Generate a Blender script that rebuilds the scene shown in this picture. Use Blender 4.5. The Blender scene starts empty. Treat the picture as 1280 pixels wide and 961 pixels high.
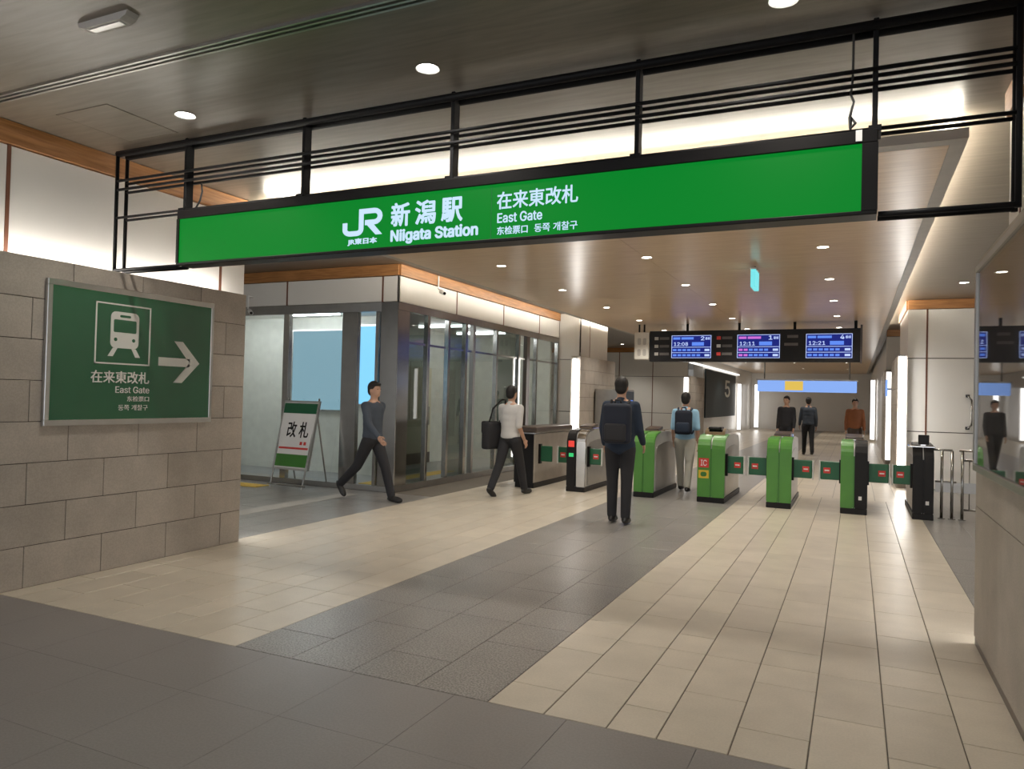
import bpy, bmesh, math, random
from mathutils import Vector, Matrix
random.seed(7)
SC = bpy.context.scene
COL = SC.collection
# ------------------------------------------------------------------ camera, world, exposure
# world axes: +Y runs through the gates, +X to the right, camera stands at (0, 0, 1.5)
def camera():
    yaw, pit, rol = math.radians(24.97), math.radians(.99), math.radians(1.42)
    r = Vector((math.cos(yaw), math.sin(yaw), 0)); f = Vector((-math.sin(yaw), math.cos(yaw), 0)); u = Vector((0, 0, 1))
    f, u = math.cos(pit)*f + math.sin(pit)*u, math.cos(pit)*u - math.sin(pit)*f
    r, u = math.cos(rol)*r + math.sin(rol)*u, math.cos(rol)*u - math.sin(rol)*r
    c = bpy.data.cameras.new('camera'); c.sensor_width = 36; c.lens = 922/1280*36; c.clip_end = 200; c.clip_start = .05
    o = bpy.data.objects.new('camera', c); COL.objects.link(o)
    m = Matrix((r, u, -f)).transposed().to_4x4(); m.translation = (0, 0, 1.5)
    o.matrix_world = m; SC.camera = o
camera()
w = bpy.data.worlds.new('world'); SC.world = w; w.use_nodes = True
w.node_tree.nodes['Background'].inputs[0].default_value = (.95, .97, 1, 1)
w.node_tree.nodes['Background'].inputs[1].default_value = .85
SC.view_settings.view_transform = 'Standard'; SC.view_settings.look = 'None'
SC.view_settings.gamma = 1; SC.view_settings.use_curve_mapping = False
SC.view_settings.exposure = 1.0
DOWN_W, RAFT_W, COVE_E, TUBE_E = 34, 50, 32.0, 7.0

# ------------------------------------------------------------------ materials
MATS = {}
def nodes(name):
    m = bpy.data.materials.new(name); m.use_nodes = True
    nt = m.node_tree; return m, nt, nt.nodes['Principled BSDF']
def setp(b, **k):
    for key, v in k.items():
        key = {'rough': 'Roughness', 'metal': 'Metallic', 'coat': 'Coat Weight', 'spec': 'Specular IOR Level'}[key]
        b.inputs[key].default_value = v
def plain(name, col, rough=.5, metal=0, var=.06, scale=6, **k):
    m, nt, b = nodes(name); setp(b, rough=rough, metal=metal, **k)
    n = nt.nodes.new('ShaderNodeTexNoise'); n.inputs['Scale'].default_value = scale; n.inputs['Detail'].default_value = 4
    tc = nt.nodes.new('ShaderNodeTexCoord'); nt.links.new(tc.outputs['Object'], n.inputs['Vector'])
    r = nt.nodes.new('ShaderNodeValToRGB')
    r.color_ramp.elements[0].position = .3; r.color_ramp.elements[1].position = .7
    r.color_ramp.elements[0].color = tuple(c*(1-var) for c in col)+(1,); r.color_ramp.elements[1].color = tuple(min(1, c*(1+var)) for c in col)+(1,)
    nt.links.new(n.outputs['Fac'], r.inputs['Fac']); nt.links.new(r.outputs['Color'], b.inputs['Base Color'])
    MATS[name] = m; return m
def emit(name, col, s):
    m, nt, b = nodes(name); b.inputs['Base Color'].default_value = tuple(c*.04 for c in col)+(1,); b.inputs['Specular IOR Level'].default_value = .15
    b.inputs['Emission Color'].default_value = tuple(col)+(1,); b.inputs['Emission Strength'].default_value = s
    MATS[name] = m; return m
def stone(name, col, var, scale, rough, speck=0, rnd=.1, bump=.0):
    """tiles and stone: cloudy tone, fine speckle, a tone of its own for each piece"""
    m, nt, b = nodes(name); setp(b, rough=rough); L = nt.links.new
    tc = nt.nodes.new('ShaderNodeTexCoord'); oi = nt.nodes.new('ShaderNodeObjectInfo')
    ad = nt.nodes.new('ShaderNodeVectorMath'); ad.operation = 'ADD'
    L(tc.outputs['Object'], ad.inputs[0]); L(oi.outputs['Location'], ad.inputs[1])
    n = nt.nodes.new('ShaderNodeTexNoise'); n.inputs['Scale'].default_value = scale; n.inputs['Detail'].default_value = 3; L(ad.outputs[0], n.inputs['Vector'])
    s = nt.nodes.new('ShaderNodeTexNoise'); s.inputs['Scale'].default_value = 90; s.inputs['Detail'].default_value = 2; L(ad.outputs[0], s.inputs['Vector'])
    def mr(src, lo, hi, a=.3, c=.7):
        q = nt.nodes.new('ShaderNodeMapRange'); q.inputs['From Min'].default_value = a; q.inputs['From Max'].default_value = c
        q.inputs['To Min'].default_value = lo; q.inputs['To Max'].default_value = hi; L(src, q.inputs['Value']); return q.outputs[0]
    def mul(a, c):
        q = nt.nodes.new('ShaderNodeMath'); q.operation = 'MULTIPLY'; L(a, q.inputs[0]); L(c, q.inputs[1]); return q.outputs[0]
    v = mul(mul(mr(n.outputs['Fac'], 1-var, 1+var), mr(s.outputs['Fac'], 1-speck, 1+speck, .42, .58)), mr(oi.outputs['Random'], 1-rnd, 1+rnd, 0, 1))
    q = nt.nodes.new('ShaderNodeVectorMath'); q.operation = 'SCALE'; q.inputs[0].default_value = col; L(v, q.inputs['Scale'])
    L(q.outputs[0], b.inputs['Base Color'])
    MATS[name] = m; return m
def wood(name, c0, c1, rough, axis='X', scale=3., stretch=14):
    m, nt, b = nodes(name); setp(b, rough=rough); L = nt.links.new
    tc = nt.nodes.new('ShaderNodeTexCoord'); mp = nt.nodes.new('ShaderNodeMapping')
    sc = {'X': (1, stretch, stretch), 'Y': (stretch, 1, stretch), 'Z': (stretch, stretch, 1)}[axis]
    mp.inputs['Scale'].default_value = sc; L(tc.outputs['Object'], mp.inputs['Vector'])
    n = nt.nodes.new('ShaderNodeTexNoise'); n.inputs['Scale'].default_value = scale; n.inputs['Detail'].default_value = 6; n.inputs['Distortion'].default_value = .4
    L(mp.outputs[0], n.inputs['Vector'])
    r = nt.nodes.new('ShaderNodeValToRGB'); r.color_ramp.elements[0].position = .3; r.color_ramp.elements[1].position = .72
    r.color_ramp.elements[0].color = c0+(1,); r.color_ramp.elements[1].color = c1+(1,)
    L(n.outputs['Fac'], r.inputs['Fac']); L(r.outputs['Color'], b.inputs['Base Color'])
    MATS[name] = m; return m
def glass(name, tint=(.97, .985, .98), rough=.0, refl=1.0):
    m = bpy.data.materials.new(name); m.use_nodes = True; nt = m.node_tree; L = nt.links.new
    nt.nodes.remove(nt.nodes['Principled BSDF']); out = nt.nodes['Material Output']
    t = nt.nodes.new('ShaderNodeBsdfTransparent'); t.inputs[0].default_value = tint+(1,)
    g = nt.nodes.new('ShaderNodeBsdfGlossy'); g.inputs['Roughness'].default_value = rough; g.inputs[0].default_value = (refl, refl, refl, 1)
    f = nt.nodes.new('ShaderNodeFresnel'); f.inputs['IOR'].default_value = 1.6
    x = nt.nodes.new('ShaderNodeMixShader'); ge = nt.nodes.new('ShaderNodeNewGeometry'); iv = nt.nodes.new('ShaderNodeMath'); iv.operation = 'SUBTRACT'; iv.inputs[0].default_value = 1; L(ge.outputs['Backfacing'], iv.inputs[1])
    mu = nt.nodes.new('ShaderNodeMath'); mu.operation = 'MULTIPLY'; L(f.outputs[0], mu.inputs[0]); L(iv.outputs[0], mu.inputs[1]); L(mu.outputs[0], x.inputs[0]); L(t.outputs[0], x.inputs[1]); L(g.outputs[0], x.inputs[2]); L(x.outputs[0], out.inputs[0])
    MATS[name] = m; return m
def tilefield(name, col, mortar, w, l, rough):
    m, nt, b = nodes(name); setp(b, rough=rough); L = nt.links.new
    tc = nt.nodes.new('ShaderNodeTexCoord'); mp = nt.nodes.new('ShaderNodeMapping'); mp.inputs['Rotation'].default_value = (0, 0, math.pi/2)
    br = nt.nodes.new('ShaderNodeTexBrick'); br.inputs['Scale'].default_value = 1
    br.inputs['Color1'].default_value = tuple(c*.94 for c in col)+(1,); br.inputs['Color2'].default_value = tuple(c*1.06 for c in col)+(1,)
    br.inputs['Mortar'].default_value = mortar+(1,); br.inputs['Mortar Size'].default_value = .004
    br.inputs['Brick Width'].default_value = l; br.inputs['Row Height'].default_value = w
    L(tc.outputs['Object'], mp.inputs[0]); L(mp.outputs[0], br.inputs['Vector']); L(br.outputs['Color'], b.inputs['Base Color'])
    MATS[name] = m; return m

stone('wall_stone', (.41, .365, .315), .08, 5, .55, .05, .06)
stone('beige_tile', (.56, .50, .41), .06, 4, .33, .03, .06)
stone('granite', (.245, .232, .218), .08, 3, .30, .30, .04)
stone('concourse_dark', (.225, .21, .204), .06, 1.5, .34, .05, .02)
plain('grout', (.16, .14, .115), .8)
plain('grout_dark', (.2, .18, .17), .8)
tilefield('beige_far', (.56, .50, .41), (.14, .12, .09), .31, .62, .3)
tilefield('granite_far', (.245, .232, .218), (.13, .122, .115), .41, .84, .3)
wood('ceiling_wood', (.145, .12, .093), (.21, .178, .14), .33, 'X', 2.2, 10)
wood('raft_wood', (.54, .365, .205), (.68, .50, .31), .28, 'X', 2.2, 12)
wood('cornice_wood', (.27, .115, .035), (.48, .225, .075), .4, 'Y', 3, 14)
wood('cornice_wood_x', (.27, .115, .035), (.48, .225, .075), .4, 'X', 3, 14)
plain('white_panel', (.78, .76, .72), .32, var=.02, scale=1.5)
plain('batten', (.17, .07, .04), .5)
plain('gap_dark', (.05, .04, .035), .7)
plain('black_metal', (.008, .008, .009), .5, 0, spec=.2)
plain('trim_grey', (.42, .40, .37), .5)
plain('alu', (.55, .55, .54), .32, .9)
plain('steel', (.42, .41, .39), .18, 1.0)
plain('steel_brushed', (.40, .39, .37), .35, 1.0)
plain('chrome', (.75, .75, .75), .08, 1.0, var=.02)
plain('grey_body', (.46, .45, .43), .35, .2)
plain('gate_green', (.075, .26, .035), .35, var=.04)
plain('gate_dark_green', (.05, .20, .03), .4)
plain('flap_green', (.010, .11, .045), .4, var=.05)
plain('flap_tip', (.62, .64, .62), .4)
plain('red_mark', (.65, .05, .04), .5)
plain('yellow_mark', (.72, .50, .04), .5)
plain('white_paint', (.80, .80, .79), .5, var=.02)
plain('black_plastic', (.009, .008, .008), .4, spec=.25)
plain('dark_brown', (.075, .055, .045), .3)
plain('poster_green', (.025, .125, .058), .25, var=.05, scale=2, coat=.6)
plain('poster_white', (.74, .75, .70), .35, var=.03)
plain('case_backing', (.10, .092, .088), .5)
plain('navy', (.018, .03, .055), .85); plain('navy_dark', (.010, .014, .028), .8)
plain('charcoal', (.022, .022, .026), .85); plain('shirt_white', (.62, .61, .60), .85)
plain('shirt_blue', (.32, .55, .74), .85); plain('trousers_pale', (.50, .49, .43), .85)
plain('slate', (.06, .075, .10), .85); plain('rust', (.30, .11, .045), .85)
plain('skin', (.55, .33, .23), .55); plain('hair', (.014, .011, .010), .6); plain('shoe', (.015, .014, .014), .4)
plain('eye', (.02, .015, .012), .2)
plain('room_wall', (.72, .74, .68), .6); plain('room_floor', (.30, .31, .31), .35)
plain('cream_door', (.70, .66, .50), .5); plain('tactile', (.72, .50, .09), .6)
plain('banner_navy', (.015, .028, .034), .5)
plain('cable', (.03, .03, .03), .6); plain('pale_box', (.66, .64, .58), .5)
glass('glass'); glass('smoked_glass', (.5, .54, .52)); glass('case_glass', (.75, .75, .75), .02, 1)
emit('sign_green', (.0, .11, .010), 1.0)
emit('sign_white', (.30, .40, .52), 1.0)
emit('lamp_face', (1, .95, .86), 10)
emit('cove_light', (1, .93, .80), COVE_E)
emit('cove_side', (1, .93, .80), COVE_E*1.4); emit('cove_wall', (1, .95, .88), COVE_E*.5)
emit('tube_light', (1, .97, .93), TUBE_E)
emit('screen_blue', (.006, .010, .10), 1.0)
emit('screen_cyan', (.10, .22, .75), .6); emit('screen_white', (.5, .62, 1.0), .55); emit('screen_pink', (.62, .16, .68), .5)
emit('far_blue', (.13, .22, .46), 1.0); emit('far_yellow', (.38, .26, .05), 1.0)
emit('reflection_blue', (.14, .38, .60), 1.0); emit('room_lamp_dim', (.95, .98, 1), 5); emit('reflection_dim', (.11, .19, .23), 1.0); emit('room_lamp', (.95, .98, 1), 14)  # the two blue emitters imitate a reflection in the glass front
emit('far_light', (1, .96, .9), .8); emit('far_tube', (1, .97, .93), 1.6)
emit('led_red', (.5, .04, .03), .8); emit('led_green', (.04, .5, .15), .6)
emit('exit_cyan', (.10, .40, .42), 1.0)

# ------------------------------------------------------------------ mesh helpers
def bx(bm, x0, x1, y0, y1, z0, z1):
    vs = [bm.verts.new((x, y, z)) for z in (z0, z1) for y in (y0, y1) for x in (x0, x1)]
    for f in ((0, 2, 3, 1), (4, 5, 7, 6), (0, 1, 5, 4), (2, 6, 7, 3), (0, 4, 6, 2), (1, 3, 7, 5)):
        bm.faces.new([vs[i] for i in f])
    return vs
def bevbox(bm, x0, x1, y0, y1, z0, z1, b, seg=1):
    t = bmesh.new(); bx(t, x0, x1, y0, y1, z0, z1)
    bmesh.ops.bevel(t, geom=t.edges[:], offset=b, segments=seg, affect='EDGES', profile=.5)
    merge(bm, t)
def merge(bm, t):
    me = bpy.data.meshes.new('tmp'); t.to_mesh(me); t.free(); bm.from_mesh(me); bpy.data.meshes.remove(me)
def rod(bm, p0, p1, r, seg=8, r1=None):
    p0, p1 = Vector(p0), Vector(p1); d = p1-p0
    m = Matrix.Translation((p0+p1)/2) @ d.to_track_quat('Z', 'Y').to_matrix().to_4x4()
    bmesh.ops.create_cone(bm, cap_ends=True, segments=seg, radius1=r, radius2=r if r1 is None else r1, depth=d.length, matrix=m)
def ball(bm, c, rx, ry=None, rz=None, rot=None, u=16, v=10):
    m = Matrix.Translation(c) @ (rot.to_4x4() if rot else Matrix()) @ Matrix.Diagonal((rx, ry or rx, rz or rx, 1))
    bmesh.ops.create_uvsphere(bm, u_segments=u, v_segments=v, radius=1, matrix=m)
def pathtube(bm, pts, r, seg=6):
    for a, b in zip(pts, pts[1:]): rod(bm, a, b, r, seg)
    for p in pts[1:-1]: ball(bm, p, r, u=6, v=4)
def prism(bm, pts, y0, y1, plane='XZ'):
    """closed outline extruded: XZ along y, YZ along x"""
    def P(a, b, t): return (a, t, b) if plane == 'XZ' else (t, a, b)
    lo = [bm.verts.new(P(a, b, y0)) for a, b in pts]; hi = [bm.verts.new(P(a, b, y1)) for a, b in pts]
    n = len(pts); bm.faces.new(lo); bm.faces.new(hi[::-1])
    for i in range(n): bm.faces.new((lo[i], hi[i], hi[(i+1) % n], lo[(i+1) % n]))
def obj(name, bm, mat, parent=None, smooth=False):
    bmesh.ops.recalc_face_normals(bm, faces=bm.faces[:])
    me = bpy.data.meshes.new(name); bm.to_mesh(me); bm.free()
    if smooth:
        for p in me.polygons: p.use_smooth = True
    return link(name, me, mat, parent)
def link(name, me, mat, parent=None):
    if mat and not me.materials: me.materials.append(MATS[mat])
    o = bpy.data.objects.new(name, me); COL.objects.link(o); o.parent = parent; return o
def tag(o, label, cat, group=None, kind=None):
    o['label'] = label; o['category'] = cat
    if group: o['group'] = group
    if kind: o['kind'] = kind
    return o
def thing(name, label, cat, loc=(0, 0, 0), rz=0, group=None, kind=None):
    o = bpy.data.objects.new(name, None); COL.objects.link(o); o.location = loc; o.rotation_euler = (0, 0, rz)
    o.empty_display_size = .1
    return tag(o, label, cat, group, kind)
def box(name, mat, parent, *a, bev=0, seg=1):
    bm = bmesh.new()
    if bev: bevbox(bm, *a, bev, seg)
    else: bx(bm, *a)
    return obj(name, bm, mat, parent)
def rel(p, *a):   # box given in world coordinates, made local to a thing at location p
    return (a[0]-p[0], a[1]-p[0], a[2]-p[1], a[3]-p[1], a[4]-p[2], a[5]-p[2])
PIECE = {}
def piece(name, mat, parent, cx, cy, cz, sx, sy, sz, bev=.003):
    """alike pieces share one bevelled slab"""
    key = (mat, round(sx, 3), round(sy, 3), round(sz, 3))
    if key not in PIECE:
        bm = bmesh.new(); bevbox(bm, -sx/2, sx/2, -sy/2, sy/2, -sz/2, sz/2, bev)
        me = bpy.data.meshes.new(name); bmesh.ops.recalc_face_normals(bm, faces=bm.faces[:]); bm.to_mesh(me); bm.free()
        me.materials.append(MATS[mat]); PIECE[key] = me
    o = bpy.data.objects.new(name, PIECE[key]); COL.objects.link(o); o.parent = parent; o.location = (cx, cy, cz); return o
try: FONT = bpy.data.fonts.load(bpy.utils.system_resource('DATAFILES', path='fonts')+'/Inter.woff2')
except Exception: FONT = None
def textmesh(s, bold=0.0, depth=.002):
    c = bpy.data.curves.new('txt', 'FONT'); c.body = s; c.size = 1; c.extrude = .5; c.resolution_u = 3
    if FONT and all(ord(q) < 128 for q in s): c.font = FONT
    o = bpy.data.objects.new('txt', c); COL.objects.link(o)
    bpy.context.view_layer.update(); dg = bpy.context.evaluated_depsgraph_get()
    me = bpy.data.meshes.new_from_object(o.evaluated_get(dg)); bpy.data.objects.remove(o); bpy.data.curves.remove(c)
    if bold:      # heavier strokes: the glyphs repeated on a small ring
        bm = bmesh.new()
        for k in range(6):
            n0 = len(bm.verts); bm.from_mesh(me); bm.verts.ensure_lookup_table()
            dx, dy = bold*math.cos(k*math.pi/3), bold*math.sin(k*math.pi/3)
            for v in bm.verts[n0:]: v.co.x += dx; v.co.y += dy; v.co.z += k*.02
        bm.to_mesh(me); bm.free()
    return me
def text(name, s, mat, parent, x0, x1, z0, z1, y, bold=.0, depth=.003, turn=None):
    """lettering fitted to x0..x1, z0..z1 on a plane facing -Y; turn maps the local frame elsewhere"""
    me = textmesh(s, bold)
    xs = [v.co.x for v in me.vertices]; ys = [v.co.y for v in me.vertices]
    a, b, c, d = min(xs), max(xs), min(ys), max(ys)
    for v in me.vertices:
        X = x0+(v.co.x-a)/(b-a)*(x1-x0); Z = z0+(v.co.y-c)/(d-c)*(z1-z0); Y = y - (v.co.z+.5)*depth
        v.co = turn((X, Y, Z)) if turn else (X, Y, Z)
    me.materials.clear()
    return link(name, me, mat, parent)

# ------------------------------------------------------------------ dimensions taken from the photograph
XL, XR = -5.55, .71           # faces of the two stone walls
ZW = 2.46                     # their height
YA, YB = 3.28, 5.56           # front edge of the tiled hall, far end of the stone walls
ZC, ZR = 3.50, 3.30           # ceiling and lower wooden ceiling

# ------------------------------------------------------------------ floor
flo = box('floor', 'grout', None, -14, 6, 3.28, 48, -.2, -.006); tag(flo, 'tiled station floor of beige and grey strips', 'floor', kind='structure')
flc = box('floor_concourse', 'grout_dark', None, -14, 8, -7, 3.278, -.2, -.004); tag(flc, 'dark grey concourse floor before the tiled hall', 'floor', kind='structure')
CUTS = [4.5, 7.85, 11.2]
G = .006
def column(x0, x1, off, y0, y1, name, mat, L):
    G = .003 if mat == 'granite' else .006
    ys = [y0]; y = off
    while y < y1-.02:
        if y > y0+.06: ys.append(y)
        y += L
    ys += [c for c in CUTS if y0+.05 < c < y1-.05] + [y1]
    ys = sorted(set(round(v, 3) for v in ys))
    out = [ys[0]]
    for v in ys[1:]:
        if v-out[-1] > .05: out.append(v)
    for a, b in zip(out, out[1:]):
        piece(name, mat, flo, (x0+x1)/2, (a+b)/2, -.01, x1-x0-G, b-a-.004, .02, .002)
beR = [-1.62, -1.32, -1.01, -.78, -.47, -.16, .15, .46, .84]
for i, (a, b) in enumerate(zip(beR, beR[1:])):
    column(a, b, 2.96 if i % 2 == 0 else 3.27, YA, 13.06 if b < .8 else 13.06, 'floor_tile', 'beige_tile', .62)
beL = [-5.64, -5.36, -5.05, -4.74, -4.43, -4.12, -3.9, -3.59, -3.28]
for i, (a, b) in enumerate(zip(beL, beL[1:])):
    column(a, b, 2.96 if i % 2 else 3.27, YA if b > -5.5 else YA, 12.44, 'floor_tile', 'beige_tile', .62)
for i in range(4):
    a = -3.28+i*.415; column(a, a+.415, 2.825+(.42 if i % 2 else 0), YA, 13.0, 'granite_tile', 'granite', .8375)
for i in range(9):
    a = -5.64-(i+1)*.42; column(a, a+.42, 5.2+(.42 if i % 2 else 0), 5.62, 9.42, 'granite_tile', 'granite', .84)
for i in range(4):
    a = .84+i*.42; column(a, a+.42, 5.2+(.42 if i % 2 else 0), 5.62, 13.0, 'granite_tile', 'granite', .84)
for nm, mat, a in (('far_tile_field', 'beige_far', (-1.62, .84, 13.06, 46)), ('far_tile_field', 'beige_far', (-5.64, -3.28, 12.44, 46)),
                   ('far_granite_field', 'granite_far', (-3.28, -1.62, 13.0, 46)), ('far_granite_field', 'granite_far', (.84, 5.9, 13.0, 46)),
                   ('far_granite_field', 'granite_far', (2.52, 5.9, 5.62, 13.0)), ('far_granite_field', 'granite_far', (-9.43, -5.64, 16.3, 46))):
    o = box(nm, mat, flo, *a, -.02, 0); o['kind'] = 'stuff'
for ix in range(19):
    for iy in range(4):
        x0 = -7.2+ix*.6; y1 = YA-.004-iy*.6
        piece('concourse_tile', 'concourse_dark', flc, x0+.3, y1-.3, -.01, .5985, .5985, .02, .0006)
o = box('concourse_field', 'concourse_dark', flc, -13.9, 7.9, -6.9, YA-2.41, -.02, 0); o['kind'] = 'stuff'
for a in ((-13.9, -7.2), (4.2, 7.9)):
    o = box('concourse_field', 'concourse_dark', flc, a[0], a[1], YA-2.405, YA-.004, -.02, 0); o['kind'] = 'stuff'

# ------------------------------------------------------------------ stone walls
def stone_wall(name, label, x0, x1, y0, y1, first, face):
    """running-bond stone blocks proud of a dark core; face is the side that shows (+1: +X, -1: -X)"""
    wl = box(name, 'gap_dark', None, x0+.006, x1-.006, y0+.006, y1-.006, 0, ZW-.005); tag(wl, label, 'wall', kind='structure')
    n = 8; h = ZW/n
    for k in range(n):
        off = first + (.31 if k % 2 else 0)
        ys = [y0]; y = off-6.2
        while y < y1-.05:
            if y > y0+.05: ys.append(y)
            y += .62
        ys.append(y1)
        for a, b in zip(ys, ys[1:]):
            piece('stone_block', 'wall_stone', wl, (x0+x1)/2, (a+b)/2, (k+.5)*h, x1-x0, b-a-.005, h-.005, .002)
    return wl
stone_wall('wall_left', 'beige stone block wall carrying the green train poster', XL-.22, XL, 0.2, YB, 3.45, 1)
# right wall: larger slabs, a long display case is let into it
wr = box('wall_right', 'gap_dark', None, XR+.02, XR+.22, .22, YB-.02, 0, ZW-.005); tag(wr, 'beige stone slab wall beside the glazed display case', 'wall', kind='structure')
for k, (z0, z1) in enumerate(((.05, .88), (.88, 1.12), (1.12, 2.38), (2.38, ZW))):
    ys = [.2, 2.0, 3.85, YB] if k != 2 else [.2, 1.9, 3.55, 5.36, YB]
    for a, b in zip(ys, ys[1:]):
        piece('stone_slab', 'wall_stone', wr, XR+.12, (a+b)/2, (z0+z1)/2, .24, b-a-.004, z1-z0-.004, .002)
box('plinth', 'dark_brown', wr, XR+.005, XR+.22, .2, YB-.005, 0, .05)
stone_wall('wall_left_far', 'beige stone wall beyond the ticket gates under the white wall', XL-.22, XL, 15.5, 18.1, 15.85, 1)
stone_wall('wall_right_far', 'beige stone wall beyond the gates behind the railing', XR, XR+.16, 15.45, 18.1, 15.85, -1)
stone_wall('wall_left_end', 'beige stone wall far down the hall before the dark number panel', XL-.22, XL, 27.4, 30.4, 15.85, 1)
stone_wall('wall_right_end', 'beige stone wall far down the hall on the railing side', XR, XR+.16, 21.4, 24, 15.85, -1)

# ------------------------------------------------------------------ upper white walls with battens and wood cornice
def panel_wall(name, label, axis, c, a0, a1, z0, z1, joints, hjoints=(), thick=.2, front=1, cornice=True, body=True):
    """white panels on a wall plane. axis 'X': plane x=c running along y; 'Y': plane y=c running along x; front = sign of the normal"""
    zc = z1-.175 if cornice else z1
    def B(n0, n1, b0, b1, q0, q1):   # n along the normal (0 = face, positive = outwards)
        lo, hi = sorted((c+front*n0, c+front*n1))
        return (lo, hi, b0, b1, q0, q1) if axis == 'X' else (b0, b1, lo, hi, q0, q1)
    wl = box(name, 'gap_dark', None, *B(-thick, -.03, a0+.01, a1-.01, z0, z1-.005)); tag(wl, label, 'wall', kind='structure')
    js = [a0]+list(joints)+[a1]; hs = [z0]+list(hjoints)+[zc]
    for i, (p, q) in enumerate(zip(js, js[1:])):
        for r, s in zip(hs, hs[1:]):
            g0 = .015 if i else 0; g1 = .015 if i < len(js)-2 else 0
            box('wall_panel', 'white_panel', wl, *B(-.03, 0, p+g0, q-g1, r+.008, s-.008), bev=.002)
    for j in joints: box('batten', 'batten', wl, *B(-.03, .004, j-.0135, j+.0135, z0, zc))
    if cornice: box('cornice', 'cornice_wood' if axis == 'X' else 'cornice_wood_x', wl, *B(-thick, .03, a0, a1, zc, z1-.004), bev=.003)
    return wl
panel_wall('wall_left_upper', 'white panelled upper wall above the poster wall, wood cornice', 'X', -5.85, .2, 5.82, ZW-.6, ZC, [1.3, 3.42, 5.5])
panel_wall('wall_right_upper', 'white panelled upper wall above the display case', 'X', .86, .2, 5.5, ZW+.01, ZC, [1.1, 3.1, 5.15], front=-1)
GX, GY = -6.35, 9.46          # faces of the glazed room
panel_wall('wall_glazed_side', 'white panel band with wood cornice above the glazed doors', 'X', GX, GY, 16.2, 2.92, ZC, [11.27, 13.17, 15.0], thick=.12)
panel_wall('wall_glazed_front', 'white panel band above the glazed front by the notice board', 'Y', GY, -11.4, GX, 2.92, ZC, [-10.45, -8.55, -6.65], thick=.12, front=-1)
panel_wall('wall_left_return', 'white wall standing at the far end of the glazed doors', 'Y', 16.22, GX, -5.85, 0, ZC, [], [1.2, 2.42], thick=.15, front=-1, cornice=False)
panel_wall('wall_left_far_upper', 'white lit wall above the far stone wall', 'X', -5.86, 16.25, 18.4, ZW+.01, ZC, [17.0], thick=.12, cornice=False)
WRB = panel_wall('wall_right_back', 'white panelled wall behind the steel railing, wood cornice', 'Y', 15.6, .875, 4.0, 0, ZC, [1.19, 3.05], [1.05, 2.41], thick=.15, front=-1)
panel_wall('wall_right_back_side', 'narrow white wall edge beside the tall light tube', 'X', .872, 15.62, 18.2, ZW+.01, ZC, [], [], thick=.1, front=-1)
panel_wall('wall_right_end_back', 'white panelled wall far down the hall on the railing side', 'Y', 21.5, .72, 4.0, 0, ZC, [1.1], [1.05, 2.41], thick=.15, front=-1)
panel_wall('wall_left_end_back', 'white panelled wall far behind the departure board', 'Y', 27.3, -11, -5.6, 0, ZC, [-9.5, -8.2, -6.9], [1.05, 2.41], thick=.15, front=-1)
for nm, lab, a in (('wall_side_left', 'plain pale wall closing the side passage', (-11.6, -11.4, .2, 30, 0, ZC)), ('wall_side_right', 'plain pale wall closing the side space', (4.0, 4.2, .2, 30, 0, ZC)),
                   ('wall_hall_end', 'plain pale wall at the far end of the hall', (-11.4, 6, 46, 46.2, 0, ZC)), ('wall_platform_side', 'pale wall holding the dark number panel', (-6, -5.62, 30.4, 46, 0, ZC)),
                   ('wall_platform_right', 'pale far wall on the railing side', (.80, 1.0, 24, 46, 0, ZC))):
    tag(box(nm, 'white_panel', None, *a), lab, 'wall', kind='structure')

# ------------------------------------------------------------------ ceilings
ce = box('ceiling', 'gap_dark', None, -14, 8, -7, 46, ZC+.03, ZC+.15); tag(ce, 'dark wood grain ceiling over the concourse', 'ceiling', kind='structure')
def cpanel(x0, x1, y0, y1, g=0): box('ceiling_panel', 'ceiling_wood', ce, x0+g, x1-g, y0+g, y1-g, ZC, ZC+.03)
xs = [-14, -7.25, -5.37, -4.83, -2.4, 0.1, 2.6, 8]
for a, b in ((-7, -1.5), (-1.5, .8), (.8, 3.06)): cpanel(-14, -2.4, a, b); cpanel(-2.4, 8, a, b)
cpanel(-14, -5.38, 3.14, 18.5); cpanel(-4.82, 8, 3.14, 9.5); cpanel(-4.82, 8, 9.5, 18.5); cpanel(-14, 8, 18.5, 46)
cpanel(-5.38, -4.82, 3.14, 3.46); cpanel(-5.38, -4.82, 4.07, 18.5)
box('access_hatch', 'ceiling_wood', ce, -5.372, -4.828, 3.468, 4.062, ZC-.002, ZC+.028)
bm = bmesh.new()
for y in (3.062, 3.10, 3.138): bx(bm, -13.9, 7.9, y-.008, y+.008, ZC-.018, ZC+.03)
bx(bm, -13.9, 7.9, 3.07, 3.13, ZC, ZC+.03)
o = obj('trim_1', bm, 'steel_brushed'); tag(o, 'double metal rail running across the dark ceiling', 'trim', kind='structure')
raft = box('ceiling_raft', 'trim_grey', None, -5.61, .65, 5.69, 45.9, ZR+.012, ZR+.068); tag(raft, 'lower floating wooden ceiling over the ticket gates', 'ceiling', kind='structure')
bm = bmesh.new()
bx(bm, -5.62, .66, 5.68, 5.80, ZR, ZR+.07); bx(bm, .56, .66, 5.80, 46, ZR, ZR+.07); bx(bm, -5.62, -5.52, 5.80, 46, ZR, ZR+.07)
obj('border', bm, 'trim_grey', raft)
ys = [5.80, 7.9, 10.25, 12.6, 14.95, 17.3, 22, 28, 36, 46]
for a, b in zip(ys, ys[1:]):
    for c, d in ((-5.52, -2.42), (-2.42, .56)): box('raft_panel', 'raft_wood', raft, c+.002, d-.002, a+.003, b-.003, ZR, ZR+.03)
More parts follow.
